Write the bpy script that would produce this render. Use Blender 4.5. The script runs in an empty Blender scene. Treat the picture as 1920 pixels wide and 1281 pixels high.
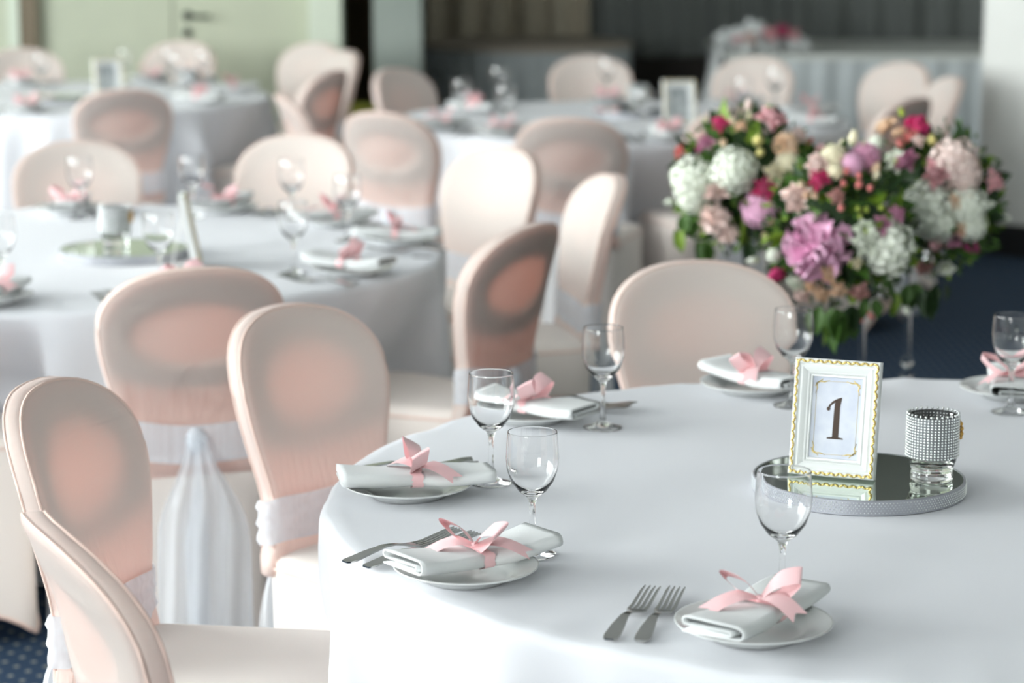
import bpy, math, random
from mathutils import Vector, Matrix
random.seed(7)
PI = math.pi
sc = bpy.context.scene
C = sc.collection

# ------------------------------------------------------------------ camera
F_PX = 4533.0                       # focal length in pixels of the 1920 px wide frame
PITCH = math.radians(10.51)
CAM_H = 1.677
cam_d = bpy.data.cameras.new('camera'); cam = bpy.data.objects.new('camera', cam_d); C.objects.link(cam)
cam.location = (0, 0, CAM_H); cam.rotation_euler = (PI/2-PITCH, 0, 0)
cam_d.sensor_width = 36; cam_d.lens = F_PX/1920*36
cam_d.clip_start = .05; cam_d.clip_end = 200
cam_d.dof.use_dof = True; cam_d.dof.focus_distance = 3.5; cam_d.dof.aperture_fstop = 3.4; cam_d.dof.aperture_blades = 0
sc.camera = cam

# ------------------------------------------------------------------ light and exposure
w = bpy.data.worlds.new('sky'); sc.world = w; w.use_nodes = True
bg = w.node_tree.nodes['Background']; bg.inputs[0].default_value = (.94, .985, .98, 1); bg.inputs[1].default_value = 20.0
vs = sc.view_settings
vs.view_transform = 'Standard'; vs.look = 'None'; vs.gamma = 1; vs.use_curve_mapping = False; vs.exposure = 0.15
ROOM = dict(x0=-8.2, x1=6.0, y0=-4.0, y1=17.6, h=3.7)
WIN = [(1.0, 4.1), (4.5, 7.6), (8.0, 9.8)]   # window openings along the left wall
for i, (a, b) in enumerate(WIN):                    # portals only steer the sampling of the sky through the openings
    ld = bpy.data.lights.new('window_left_%d_offscreen' % (i+1), 'AREA'); ld.shape = 'RECTANGLE'; ld.size = b-a; ld.size_y = 2.55
    lo = bpy.data.objects.new('window_left_%d_offscreen' % (i+1), ld); C.objects.link(lo)
    lo.location = (ROOM['x0']-.02, (a+b)/2, 2.225); lo.rotation_euler = (PI/2, 0, -PI/2); ld.cycles.is_portal = True
WF = [(-6.2, -3.2)]      # window openings behind the camera: the wine glasses mirror their panes
for i, (a, b) in enumerate(WF):
    ld = bpy.data.lights.new('window_front_%d_offscreen' % (i+1), 'AREA'); ld.shape = 'RECTANGLE'; ld.size = b-a; ld.size_y = 2.55
    lo = bpy.data.objects.new('window_front_%d_offscreen' % (i+1), ld); C.objects.link(lo)
    lo.location = ((a+b)/2, ROOM['y0']-.02, 2.225); lo.rotation_euler = (PI/2, 0, 0); ld.cycles.is_portal = True

# ------------------------------------------------------------------ helpers
def at(x, y, h):
    """pixel of the 1920x1281 frame -> point at height h"""
    dx, dy = (x-960)/F_PX, (640.5-y)/F_PX
    d = Vector((dx, math.cos(PITCH)+dy*math.sin(PITCH), -math.sin(PITCH)+dy*math.cos(PITCH)))
    return Vector((0, 0, CAM_H)) + d*((h-CAM_H)/d.z)
def ray(x, y):
    dx, dy = (x-960)/F_PX, (640.5-y)/F_PX
    return Vector((dx, math.cos(PITCH)+dy*math.sin(PITCH), -math.sin(PITCH)+dy*math.cos(PITCH)))
def at_y(x, y, Y):
    d = ray(x, y); return Vector((0, 0, CAM_H)) + d*(Y/d.y)

def sm(a, b, x):
    t = max(0., min(1., (x-a)/(b-a))); return t*t*(3-2*t)
class MB:
    def __init__(s): s.v = []; s.f = []; s.m = []; s.mi = 0
    def add(s, vs_, fs): 
        o = len(s.v); s.v += [tuple(p) for p in vs_]
        for f in fs: s.f.append(tuple(i+o for i in f)); s.m.append(s.mi)
    def box(s, x0, x1, y0, y1, z0, z1):
        s.add([(x0,y0,z0),(x1,y0,z0),(x1,y1,z0),(x0,y1,z0),(x0,y0,z1),(x1,y0,z1),(x1,y1,z1),(x0,y1,z1)],
              [(3,2,1,0),(4,5,6,7),(0,1,5,4),(1,2,6,5),(2,3,7,6),(3,0,4,7)])
    def lathe(s, prof, n=24, c=(0,0,0), closed=False):
        rows = []; vs_ = []
        for r, z in prof:
            if r < 1e-6: rows.append([len(vs_)]); vs_.append((c[0], c[1], c[2]+z))
            else:
                rows.append(list(range(len(vs_), len(vs_)+n)))
                for k in range(n):
                    a = 2*PI*k/n; vs_.append((c[0]+r*math.cos(a), c[1]+r*math.sin(a), c[2]+z))
        fs = []
        pairs = list(zip(rows, rows[1:])) + ([(rows[-1], rows[0])] if closed else [])
        for A, B in pairs:
            for k in range(n):
                k2 = (k+1) % n
                if len(A) == 1 and len(B) == 1: continue
                if len(A) == 1: fs.append((A[0], B[k2], B[k]))
                elif len(B) == 1: fs.append((A[k], A[k2], B[0]))
                else: fs.append((A[k], A[k2], B[k2], B[k]))
        s.add(vs_, fs)
    def tube(s, pts, r, n=6, closed=False):
        pts = [Vector(p) for p in pts]; m = len(pts); vs_ = []; fs = []
        for i, p in enumerate(pts):
            a = pts[(i-1) % m] if (closed or i > 0) else p
            b = pts[(i+1) % m] if (closed or i < m-1) else p
            t = (b-a).normalized()
            up = Vector((0,0,1)) if abs(t.z) < .95 else Vector((1,0,0))
            e = t.cross(up).normalized(); g = e.cross(t)
            rr = r[i] if isinstance(r, (list, tuple)) else r
            for k in range(n):
                q = 2*PI*k/n; vs_.append(p+e*(rr*math.cos(q))+g*(rr*math.sin(q)))
        for i in range(m if closed else m-1):
            j = (i+1) % m
            for k in range(n):
                k2 = (k+1) % n; fs.append((i*n+k, i*n+k2, j*n+k2, j*n+k))
        if not closed:
            fs.append(tuple(range(n-1, -1, -1))); fs.append(tuple((m-1)*n+k for k in range(n)))
        s.add(vs_, fs)
    def ball(s, c, r, n=8, mrings=5, sc_=(1,1,1)):
        prof = [(math.sin(PI*i/mrings), -math.cos(PI*i/mrings)) for i in range(mrings+1)]
        o = len(s.v); s.lathe([(a if 0 < i < mrings else 0, b) for i, (a, b) in enumerate(prof)], n)
        for i in range(o, len(s.v)):
            p = s.v[i]; s.v[i] = (c[0]+p[0]*r*sc_[0], c[1]+p[1]*r*sc_[1], c[2]+p[2]*r*sc_[2])
    def grid(s, fn, nu, nv, flip=False):
        vs_ = [fn(i/nu, j/nv) for j in range(nv+1) for i in range(nu+1)]
        fs = []
        for j in range(nv):
            for i in range(nu):
                a = j*(nu+1)+i; q = (a, a+1, a+nu+2, a+nu+1); fs.append(q[::-1] if flip else q)
        s.add(vs_, fs)
    def xform(s, M, start=0):
        for i in range(start, len(s.v)): s.v[i] = tuple(M @ Vector(s.v[i]))
    def mesh(s, name, mats, smooth=True):
        me = bpy.data.meshes.new(name); me.from_pydata(s.v, [], s.f)
        for m in (mats if isinstance(mats, (list, tuple)) else [mats]): me.materials.append(m)
        for i, p in enumerate(me.polygons): p.use_smooth = smooth; p.material_index = s.m[i]
        me.update(); return me
    def build(s, name, mats, parent=None, smooth=True, sharp=None):
        me = s.mesh(name, mats, smooth)
        if sharp: me.set_sharp_from_angle(angle=math.radians(sharp))
        return link(name, me, parent)
def link(name, me, parent=None):
    o = bpy.data.objects.new(name, me); C.objects.link(o)
    if parent: o.parent = parent
    return o
def tag(o, label=None, cat=None, group=None, kind=None):
    if label: o['label'] = label
    if cat: o['category'] = cat
    if group: o['group'] = group
    if kind: o['kind'] = kind
    return o
def thing(name, label, cat, loc=(0,0,0), rz=0, group=None):
    o = bpy.data.objects.new(name, None); C.objects.link(o); o.empty_display_size = .05
    o.location = loc; o.rotation_euler = (0,0,rz); return tag(o, label, cat, group)
def copy_tree(o, parent=None):
    c = o.copy(); C.objects.link(c); c.parent = parent
    for ch in list(o.children): copy_tree(ch, c)
    return c
PROTOS = []
class Proto:
    """builds a thing once, then hands it out, copying it from the second time on"""
    def __init__(s, root): s.root = root; s.used = False
    def put(s, loc, rz=0, label=None, cat=None, group=None, scale=1, tilt=None):
        if not s.used: o = s.root; s.used = True
        else: o = copy_tree(s.root)
        o.location = loc; o.rotation_euler = (tilt[0] if tilt else 0, tilt[1] if tilt else 0, rz); o.scale = (scale,)*3
        if 'group' in o and not group: del o['group']
        return tag(o, label, cat, group)

# ------------------------------------------------------------------ materials
def mat(name, col, rough=.6, metal=0., sheen=0., spec=.5, trans=0., ior=1.45, bump=None, var=None, coat=0., alpha=1.):
    m = bpy.data.materials.new(name); m.use_nodes = True; nt = m.node_tree; b = nt.nodes['Principled BSDF']
    b.inputs['Base Color'].default_value = (*col, 1); b.inputs['Roughness'].default_value = rough
    b.inputs['Metallic'].default_value = metal; b.inputs['Specular IOR Level'].default_value = spec
    b.inputs['Sheen Weight'].default_value = sheen; b.inputs['Transmission Weight'].default_value = trans
    b.inputs['IOR'].default_value = ior; b.inputs['Coat Weight'].default_value = coat; b.inputs['Alpha'].default_value = alpha
    tc = nt.nodes.new('ShaderNodeTexCoord')
    if var:                          # (scale, other colour)
        n = nt.nodes.new('ShaderNodeTexNoise'); n.inputs['Scale'].default_value = var[0]; n.inputs['Detail'].default_value = 4
        nt.links.new(tc.outputs['Object'], n.inputs['Vector'])
        mx = nt.nodes.new('ShaderNodeMix'); mx.data_type = 'RGBA'
        mx.inputs[6].default_value = (*col, 1); mx.inputs[7].default_value = (*var[1], 1)
        r = nt.nodes.new('ShaderNodeMapRange'); r.inputs[1].default_value = .35; r.inputs[2].default_value = .65
        nt.links.new(n.outputs[0], r.inputs[0]); nt.links.new(r.outputs[0], mx.inputs[0])
        nt.links.new(mx.outputs[2], b.inputs['Base Color'])
    if bump:                         # (scale, strength, (sx,sy,sz))
        n = nt.nodes.new('ShaderNodeTexNoise'); n.inputs['Scale'].default_value = bump[0]; n.inputs['Detail'].default_value = 3
        mp = nt.nodes.new('ShaderNodeMapping'); mp.inputs['Scale'].default_value = bump[2] if len(bump) > 2 else (1,1,1)
        nt.links.new(tc.outputs['Object'], mp.inputs[0]); nt.links.new(mp.outputs[0], n.inputs['Vector'])
        bp = nt.nodes.new('ShaderNodeBump'); bp.inputs['Strength'].default_value = bump[1]; bp.inputs['Distance'].default_value = .01
        nt.links.new(n.outputs[0], bp.inputs['Height']); nt.links.new(bp.outputs[0], b.inputs['Normal'])
    return m

def spandex(name, thin=.0, pleat=False):
    """stretch fabric; where it is a single free-hanging layer it lets pink light through"""
    m = mat(name, (.88,.80,.745), .6, sheen=.2, spec=.25)
    nt = m.node_tree; b = nt.nodes['Principled BSDF']; N = nt.nodes.new; L = nt.links.new
    if thin:
        tl = N('ShaderNodeBsdfTranslucent'); tl.inputs[0].default_value = (.95,.56,.46,1)
        mx = N('ShaderNodeMixShader'); mx.inputs[0].default_value = thin
        L(b.outputs[0], mx.inputs[1]); L(tl.outputs[0], mx.inputs[2]); L(mx.outputs[0], nt.nodes['Material Output'].inputs[0])
    if pleat:
        tc = N('ShaderNodeTexCoord'); sp = N('ShaderNodeSeparateXYZ'); L(tc.outputs['Object'], sp.inputs[0])
        def math_(op, a, c):
            n = N('ShaderNodeMath'); n.operation = op
            for i, q in enumerate((a, c)):
                if isinstance(q, (int, float)): n.inputs[i].default_value = q
                else: L(q, n.inputs[i])
            return n.outputs[0]
        def creases(scale, mask_a, mask_b, amt):
            mp = N('ShaderNodeMapping'); mp.inputs['Scale'].default_value = scale; L(tc.outputs['Object'], mp.inputs[0])
            n = N('ShaderNodeTexNoise'); n.inputs['Scale'].default_value = 1; n.inputs['Detail'].default_value = 2; L(mp.outputs[0], n.inputs['Vector'])
            r = N('ShaderNodeMapRange'); r.interpolation_type = 'SMOOTHSTEP'
            r.inputs[1].default_value = mask_a; r.inputs[2].default_value = mask_b; L(sp.outputs[2], r.inputs[0])
            return math_('MULTIPLY', math_('MULTIPLY', n.outputs[0], r.outputs[0]), amt)
        h = math_('ADD', creases((70,70,3), .70, .60, 1.0), creases((5,5,60), .74, .84, .55))
        bp = N('ShaderNodeBump'); bp.inputs['Strength'].default_value = .7; bp.inputs['Distance'].default_value = .006
        L(h, bp.inputs['Height']); L(bp.outputs[0], b.inputs['Normal'])
    return m
M = {}
M['chair_front'] = spandex('chair spandex front', .30, True)
M['chair_rear'] = spandex('chair spandex rear', .46, True)
M['chair_seat'] = spandex('chair spandex seat')
M['piping'] = mat('pink piping', (.86,.64,.56), .5)
M['hoop'] = mat('chair hoop board', (.06,.05,.045), .8, bump=(60,.1))
def sheer(name, col, k):
    m = bpy.data.materials.new(name); m.use_nodes = True; nt = m.node_tree; nt.nodes.clear(); N = nt.nodes.new; L = nt.links.new
    o = N('ShaderNodeOutputMaterial'); mx = N('ShaderNodeMixShader'); t = N('ShaderNodeBsdfTransparent')
    d = N('ShaderNodeBsdfDiffuse'); d.inputs[0].default_value = (*col,1); tl = N('ShaderNodeBsdfTranslucent'); tl.inputs[0].default_value = (*col,1)
    m2 = N('ShaderNodeMixShader'); m2.inputs[0].default_value = .35; L(d.outputs[0], m2.inputs[1]); L(tl.outputs[0], m2.inputs[2])
    tc = N('ShaderNodeTexCoord'); mp = N('ShaderNodeMapping'); mp.inputs['Scale'].default_value = (60,60,4); L(tc.outputs['Object'], mp.inputs[0])
    n = N('ShaderNodeTexNoise'); n.inputs['Scale'].default_value = 1; L(mp.outputs[0], n.inputs['Vector'])
    r = N('ShaderNodeMapRange'); r.inputs[3].default_value = k-.15; r.inputs[4].default_value = k+.2; L(n.outputs[0], r.inputs[0])
    L(r.outputs[0], mx.inputs[0]); L(t.outputs[0], mx.inputs[1]); L(m2.outputs[0], mx.inputs[2]); L(mx.outputs[0], o.inputs[0]); return m
M['organza'] = sheer('organza sash', (.88,.92,.97), .82)
M['organza_tail'] = sheer('organza tails', (.88,.92,.97), .55)
M['cloth'] = mat('white tablecloth', (.80,.81,.85), .75, sheen=.15, spec=.2, bump=(900, .08))
M['napkin'] = mat('white napkin', (.80,.82,.82), .8, sheen=.1, spec=.2, bump=(700, .1))
M['ribbon'] = mat('pink satin ribbon', (.95,.60,.62), .35, sheen=.3, spec=.5, bump=(120, .05, (1,8,1)))
M['china'] = mat('white china', (.74,.76,.75), .12, spec=.5, coat=.3)
M['steel'] = mat('stainless steel', (.50,.50,.48), .16, 1., bump=(300,.01))
M['glass'] = mat('clear glass', (1,1,1), 0., trans=1., ior=1.47)
M['mirror'] = mat('mirror', (.66,.74,.66), .01, 1.)
M['silver_cloth'] = mat('silver band', (.42,.43,.47), .4, .6)
M['cup_band'] = mat('grey stone backing', (.22,.23,.24), .5, .3)
M['rhinestone'] = mat('rhinestones', (.95,.97,.97), .15, 1.)
M['frame_white'] = mat('white lacquer', (.80,.82,.81), .35, coat=.2)
M['gold'] = mat('gold leaf', (.78,.60,.22), .35, .8, bump=(200,.3))
M['brooch'] = mat('gold brooch', (.70,.42,.12), .3, .9)
M['card'] = mat('grey blue card', (.70,.73,.80), .8, var=(22, (.55,.59,.70)))
M['ink'] = mat('brown ink', (.055,.030,.018), .6)
M['pebble'] = mat('pink pebbles', (.75,.42,.34), .5)
M['photo'] = mat('grey picture', (.62,.66,.66), .5, var=(26, (.25,.28,.30)))
M['crystal'] = mat('clear acrylic', (.96,.98,1), .02, trans=1., ior=1.3)
def carpet():
    m = mat('navy carpet', (.024,.044,.078), .95, spec=.1)
    nt = m.node_tree; b = nt.nodes['Principled BSDF']; N = nt.nodes.new; L = nt.links.new
    tc = N('ShaderNodeTexCoord'); mp = N('ShaderNodeMapping'); mp.inputs['Rotation'].default_value = (0,0,PI/4); mp.inputs['Scale'].default_value = (22,22,22)
    L(tc.outputs['Object'], mp.inputs[0])
    fr = N('ShaderNodeVectorMath'); fr.operation = 'FRACTION'; L(mp.outputs[0], fr.inputs[0])
    su = N('ShaderNodeVectorMath'); su.operation = 'SUBTRACT'; su.inputs[1].default_value = (.5,.5,0); L(fr.outputs[0], su.inputs[0])
    sx = N('ShaderNodeSeparateXYZ'); L(su.outputs[0], sx.inputs[0]); cb = N('ShaderNodeCombineXYZ'); L(sx.outputs[0], cb.inputs[0]); L(sx.outputs[1], cb.inputs[1])
    ln = N('ShaderNodeVectorMath'); ln.operation = 'LENGTH'; L(cb.outputs[0], ln.inputs[0])
    r = N('ShaderNodeMapRange'); r.inputs[1].default_value = .17; r.inputs[2].default_value = .10; L(ln.outputs['Value'], r.inputs[0])
    mx = N('ShaderNodeMix'); mx.data_type = 'RGBA'; mx.inputs[6].default_value = (.027,.049,.088,1); mx.inputs[7].default_value = (.27,.28,.25,1)
    L(r.outputs[0], mx.inputs[0]); L(mx.outputs[2], b.inputs['Base Color'])
    n = N('ShaderNodeTexNoise'); n.inputs['Scale'].default_value = 400; bp = N('ShaderNodeBump'); bp.inputs['Strength'].default_value = .4; bp.inputs['Distance'].default_value = .004
    L(tc.outputs['Object'], n.inputs['Vector']); L(n.outputs[0], bp.inputs['Height']); L(bp.outputs[0], b.inputs['Normal']); return m
M['carpet'] = carpet()
M['wall'] = mat('painted wall', (.74,.75,.71), .8, var=(1.5, (.58,.60,.55)))
M['ceiling'] = mat('ceiling paint', (.80,.80,.78), .9, bump=(40,.05))
M['door'] = mat('cream door', (.48,.51,.39), .55, var=(2.0, (.44,.47,.36)))
M['jamb'] = mat('pale door frame', (.60,.66,.55), .5, bump=(30,.03))
M['brown'] = mat('brown drape', (.085,.055,.025), .8, var=(6,(.06,.04,.02)))
M['pillar'] = mat('grey green pillar', (.30,.34,.31), .7, var=(3,(.27,.31,.28)))
M['curtain_dark'] = mat('dark grey curtain', (.22,.24,.23), .85, sheen=.2, bump=(8,.3,(6,6,.3)))
M['curtain_beige'] = mat('taupe curtain', (.68,.61,.48), .85, sheen=.2, bump=(8,.3,(6,6,.3)))
M['stage'] = mat('dark stage wood', (.03,.022,.018), .6, var=(4,(.02,.015,.012)))
M['pale_pillar'] = mat('pale column', (.78,.79,.76), .7, var=(4,(.74,.75,.72)))
M['black'] = mat('black skirting', (.012,.012,.014), .5, bump=(60,.05))
M['skirt_grey'] = mat('grey pleated skirt', (.60,.65,.66), .7, sheen=.2, bump=(20,.1))
M['linen'] = mat('beige top cloth', (.56,.49,.41), .8, bump=(300,.1))
M['grey_linen'] = mat('light grey top cloth', (.72,.75,.71), .8, bump=(300,.1))
M['handle'] = mat('dark steel handle', (.04,.05,.05), .35, .8)
M['lime'] = mat('lime upholstery', (.32,.33,.035), .8, bump=(200,.2))
M['win_frame'] = mat('white window frame', (.75,.75,.73), .5, bump=(50,.02))

# ------------------------------------------------------------------ the room
R = ROOM
def struct(name, bm, m, smooth=False):
    o = bm.build(name, m, None, smooth); o['kind'] = 'structure'; return o
b = MB(); b.box(R['x0'], R['x1'], R['y0'], R['y1'], -.05, 0); struct('floor', b, M['carpet'])
b = MB(); b.box(R['x0'], R['x1'], R['y0'], R['y1'], R['h'], R['h']+.1); struct('ceiling', b, M['ceiling'])
b = MB(); b.box(R['x1'], R['x1']+.1, R['y0'], R['y1'], 0, R['h']); struct('wall_right', b, M['wall'])
b = MB(); ya, yb = R['y0']-.1, R['y0']
b.box(R['x0'], R['x1'], ya, yb, 0, .95); b.box(R['x0'], R['x1'], ya, yb, 3.5, R['h'])
ed = [R['x0']] + [q for a in WF for q in a] + [R['x1']]
for i in range(0, len(ed), 2): b.box(ed[i], ed[i+1], ya, yb, .95, 3.5)
struct('wall_front', b, M['wall'])
for i, (a, c) in enumerate(WF):
    b = MB()
    for x in (a, (a+c)/2-.03, c-.06): b.box(x, x+.06, ya+.02, yb-.02, .95, 3.5)
    for z in (.95, 2.5, 3.44): b.box(a, c, ya+.02, yb-.02, z, z+.06)
    struct('window_%d' % (len(WIN)+i+1), b, M['win_frame'])
b = MB(); b.box(R['x0'], R['x1'], R['y1'], R['y1']+.1, 0, R['h']); struct('wall_back', b, M['wall'])
b = MB(); x0, x1 = R['x0']-.1, R['x0']
b.box(x0, x1, R['y0'], R['y1'], 0, .95); b.box(x0, x1, R['y0'], R['y1'], 3.5, R['h'])
ed = [R['y0']] + [q for a in WIN for q in a] + [R['y1']]
for i in range(0, len(ed), 2): b.box(x0, x1, ed[i], ed[i+1], .95, 3.5)
struct('wall_left', b, M['wall'])
for i, (a, c) in enumerate(WIN):
    b = MB(); mid = (a+c)/2
    for y in (a, mid-.03, c-.06): b.box(x0+.02, x1-.02, y, y+.06, .95, 3.5)
    for z in (.95, 2.5, 3.44): b.box(x0+.02, x1-.02, a, c, z, z+.06)
    struct('window_%d' % (i+1), b, M['win_frame'])

# door wall in the back left corner
YD = 13.3
def xw(px, Y): return at_y(px, 100, Y).x
b = MB(); b.box(R['x0'], xw(78, YD), YD, YD+.12, 0, R['h']); b.box(xw(78, YD), xw(582, YD), YD, YD+.12, 2.15, R['h']); struct('wall_door_side', b, M['door'])
def door_leaf(n, xa, xb):
    b = MB(); b.box(xa+.004, xb-.004, YD+.03, YD+.08, .01, 2.14); o = struct('door_%d' % n, b, M['door']); return o
xm = xw(324, YD)
d1 = door_leaf(1, xw(78, YD), xm); d2 = door_leaf(2, xm, xw(582, YD))
p = at_y(350, 30, YD); b = MB(); o0 = 0
b.lathe([(0,0),(.026,0),(.026,.012),(0,.012)], 16); b.xform(Matrix.Translation((p.x, YD+.03, p.z)) @ Matrix.Rotation(PI/2, 4, 'X'))
b.tube([(p.x, YD+.02, p.z), (p.x, YD-.03, p.z), (p.x+.02, YD-.035, p.z), (p.x+.13, YD-.035, p.z)], .010, 8)
o = b.build('door_handle', M['handle'], d2); o['label'] = 'dark lever handle'
q = at_y(350, 62, YD); b = MB(); b.lathe([(0,0),(.024,0),(.024,.014),(0,.014)], 16); b.xform(Matrix.Translation((q.x, YD+.03, q.z)) @ Matrix.Rotation(PI/2, 4, 'X'))
o = b.build('door_lock', M['handle'], d2); o['label'] = 'dark round lock plate'
b = MB(); b.box(xw(40, YD), xw(74, YD), YD-.03, YD, 0, 2.2); struct('trim_1', b, mat('brown door trim', (.16,.125,.08), .6, bump=(30,.05)))
b = MB(); b.box(xw(20, YD), xw(40, YD), YD-.04, YD, 0, 2.3); struct('trim_2', b, M['jamb'])
b = MB(); b.box(xw(582, YD), xw(642, YD), YD-.10, YD+.2, 0, R['h']); struct('trim_3', b, M['jamb'])
b = MB(); b.grid(lambda u, v: (xw(636, 14.)+u*.26, 14.+.03*math.sin(u*26), v*3.2), 40, 2); tag(b.build('brown_drape', M['brown']), 'narrow dark brown drape beside the pale door frame', 'curtain')
b = MB(); b.box(xw(700, YD), xw(790, YD), YD, YD+.35, 0, R['h']); struct('wall_pillar', b, M['pillar'])
# curtains, stage
def curtain(name, xa, xb, Y, z0, z1, m, lab, pitch):
    n = int((xb-xa)/pitch*8); ph = random.random()*6
    b = MB()
    def fn(u, v):
        x = xa+u*(xb-xa); k = x/pitch*2*PI+ph
        return (x, Y+.05*math.sin(k)+.02*math.sin(k*.43+1)+.008*math.sin(k*2.3), z0+v*(z1-z0))
    b.grid(fn, n, 3); return tag(b.build(name, m), lab, 'curtain')
curtain('stage_curtain', xw(770, 16.8), xw(1105, 16.8), 16.85, .56, 3.2, M['curtain_beige'], 'taupe pleated curtain hanging behind the bare round table', .22)
curtain('stage_curtain', xw(1095, 16.9), 5.9, 16.95, .56, 3.2, M['curtain_dark'], 'dark grey pleated curtain hanging behind the long head table', .26)
b = MB(); b.box(-1.0, R['x1'], 16.7, R['y1'], 0, .56); struct('floor_stage', b, M['stage'])
# pale column on the right with black skirting
b = MB(); b.box(0, .9, 0, .7, .15, R['h']); b.xform(Matrix.Translation((2.20, 11.35, 0)) @ Matrix.Rotation(math.radians(-40), 4, 'Z')); struct('wall_column', b, M['pale_pillar'])
b = MB(); b.box(-.015, .915, -.015, .715, 0, .15); b.xform(Matrix.Translation((2.20, 11.35, 0)) @ Matrix.Rotation(math.radians(-40), 4, 'Z')); struct('baseboard_column', b, M['black'])

# ------------------------------------------------------------------ tables
TAB_H = .75
def round_cloth(bm, Rr, H, seed, amp=.06, nf=17, flare=.05, n=224, hem=.012, top=True):
    rnd = random.Random(seed); comps = [(k, rnd.random()*2*PI, rnd.uniform(.4, 1)) for k in (nf-4, nf, nf+3, nf*2+1)]
    def fold(a): return sum(w_*math.cos(k*a+p) for k, p, w_ in comps)/2.0
    prof = []
    for r in (.0, .2, .4, .6, .75, .85, .92, .965): prof.append((r*Rr, H, 0))
    for k in range(1, 7):
        a = PI/2*k/6; prof.append((Rr-.018+.018*math.sin(a), H-.018+.018*math.cos(a), 0))
    D = H-.018-hem
    for k in range(1, 17): d = k/16; prof.append((Rr+flare*d, H-.018-D*d, d))
    vs_, rows = [], []
    for r, z, d in prof:
        if r == 0: rows.append([len(vs_)]); vs_.append((0,0,z)); continue
        rows.append(list(range(len(vs_), len(vs_)+n)))
        for k in range(n):
            a = 2*PI*k/n; f = fold(a); A = amp*(sm(0, .22, d)*.5+.5*d)
            rr = r+A*(f if f > 0 else f*.7)+.004*sm(.9,1,r/Rr)*f*(1-d)
            vs_.append((rr*math.cos(a), rr*math.sin(a), z - (.004*abs(f) if .9 < r/Rr <= 1 and d == 0 else 0)))
    fs = []
    for A, B in zip(rows, rows[1:]):
        for k in range(n):
            k2 = (k+1) % n
            if len(A) == 1: fs.append((A[0], B[k], B[k2]))
            else: fs.append((A[k], B[k], B[k2], A[k2]))
    bm.add(vs_, fs)
SEATS = []                           # (x, y, facing angle) of every chair
def tuck(bm, cx, cy):
    """the cloth is pushed in by the seats that stand under the table"""
    for i, (x, y, z) in enumerate(bm.v):
        if z > TAB_H-.03: continue
        wz = min(1., (TAB_H-.03-z)/(TAB_H-.03-.50)); best = 0; bd = None
        for ox, oy, a in SEATS:
            dx, dy = cx+x-ox, cy+y-oy; ly = dx*math.cos(a)+dy*math.sin(a); lx = abs(dx*math.sin(a)-dy*math.cos(a))
            if -.35 < ly < .25 and lx < .33:
                p_ = (.25-ly)*sm(.33,.245,lx)*wz
                if p_ > best: best = p_; bd = a
        if bd is not None: bm.v[i] = (x+best*math.cos(bd), y+best*math.sin(bd), z)
def banquet_table(cx, cy, Rr, seed, label, group):
    t = thing('banquet_table', label, 'table', (cx, cy, 0), 0, group)
    b = MB(); round_cloth(b, Rr, TAB_H, seed); tuck(b, cx, cy); b.build('tablecloth', M['cloth'], t)
    b = MB(); b.lathe([(0,TAB_H-.035),(Rr-.03,TAB_H-.035),(Rr-.03,TAB_H-.006),(0,TAB_H-.006)], 48); b.build('tabletop', M['stage'], t)
    for k in range(4):
        a = PI/4+k*PI/2; b = MB(); b.tube([(.5*math.cos(a), .5*math.sin(a), 0), (.5*math.cos(a), .5*math.sin(a), TAB_H-.03)], .018, 8); b.build('leg', M['handle'], t)
    return t
T1, T2, T3, T4 = (.66, 3.68), (-1.13, 6.32), (.45, 10.07), (-2.08, 11.23)
TR = .955

# ------------------------------------------------------------------ chairs
def chair_outline(n=72):
    """half-width w(z) of the balloon back, returned as a closed outline"""
    def wz(z):
        if z >= .775: return .200*max(0, 1-((z-.775)/.135)**2.5)**(1/2.3)
        return .150+.050*sm(.52, .775, z)+.022*sm(.54, .44, z)
    zs = [.44+.335*i/14 for i in range(15)]
    right = [(wz(z), z) for z in zs]
    for k in range(1, 13):
        a = PI/2*k/12; z = .775+.135*math.sin(a); right.append((wz(z) if k < 12 else 0, z))
    left = [(-x, z) for x, z in right[-2::-1]]
    return right+left
OUT = chair_outline(); CZ = .70
def back_y(x, z): return -.195-.20*(z-.47)-.06*sm(.7,.95,z)*(z-.7)*2+.85*x*x*sm(.45,.62,z)
def disc_face(bm, side, th, rings, edge_in=0.):
    """front (+1) or rear (-1) face of the back as concentric rings of the outline"""
    n = len(OUT); vs_ = [(0, back_y(0, CZ)+side*th(0,0,CZ), CZ)]; fs = []
    for k in rings:
        for x, z in OUT:
            px, pz = x*k, CZ+(z-CZ)*k
            vs_.append((px, back_y(px, pz)+side*th(k, px, pz), pz))
    for i in range(n):
        j = (i+1) % n; f = (0, 1+i, 1+j); fs.append(f if side < 0 else f[::-1])
    for r in range(len(rings)-1):
        for i in range(n):
            j = (i+1) % n; f = (1+r*n+i, 1+(r+1)*n+i, 1+(r+1)*n+j, 1+r*n+j); fs.append(f if side < 0 else f[::-1])
    bm.add(vs_, fs)
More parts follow.
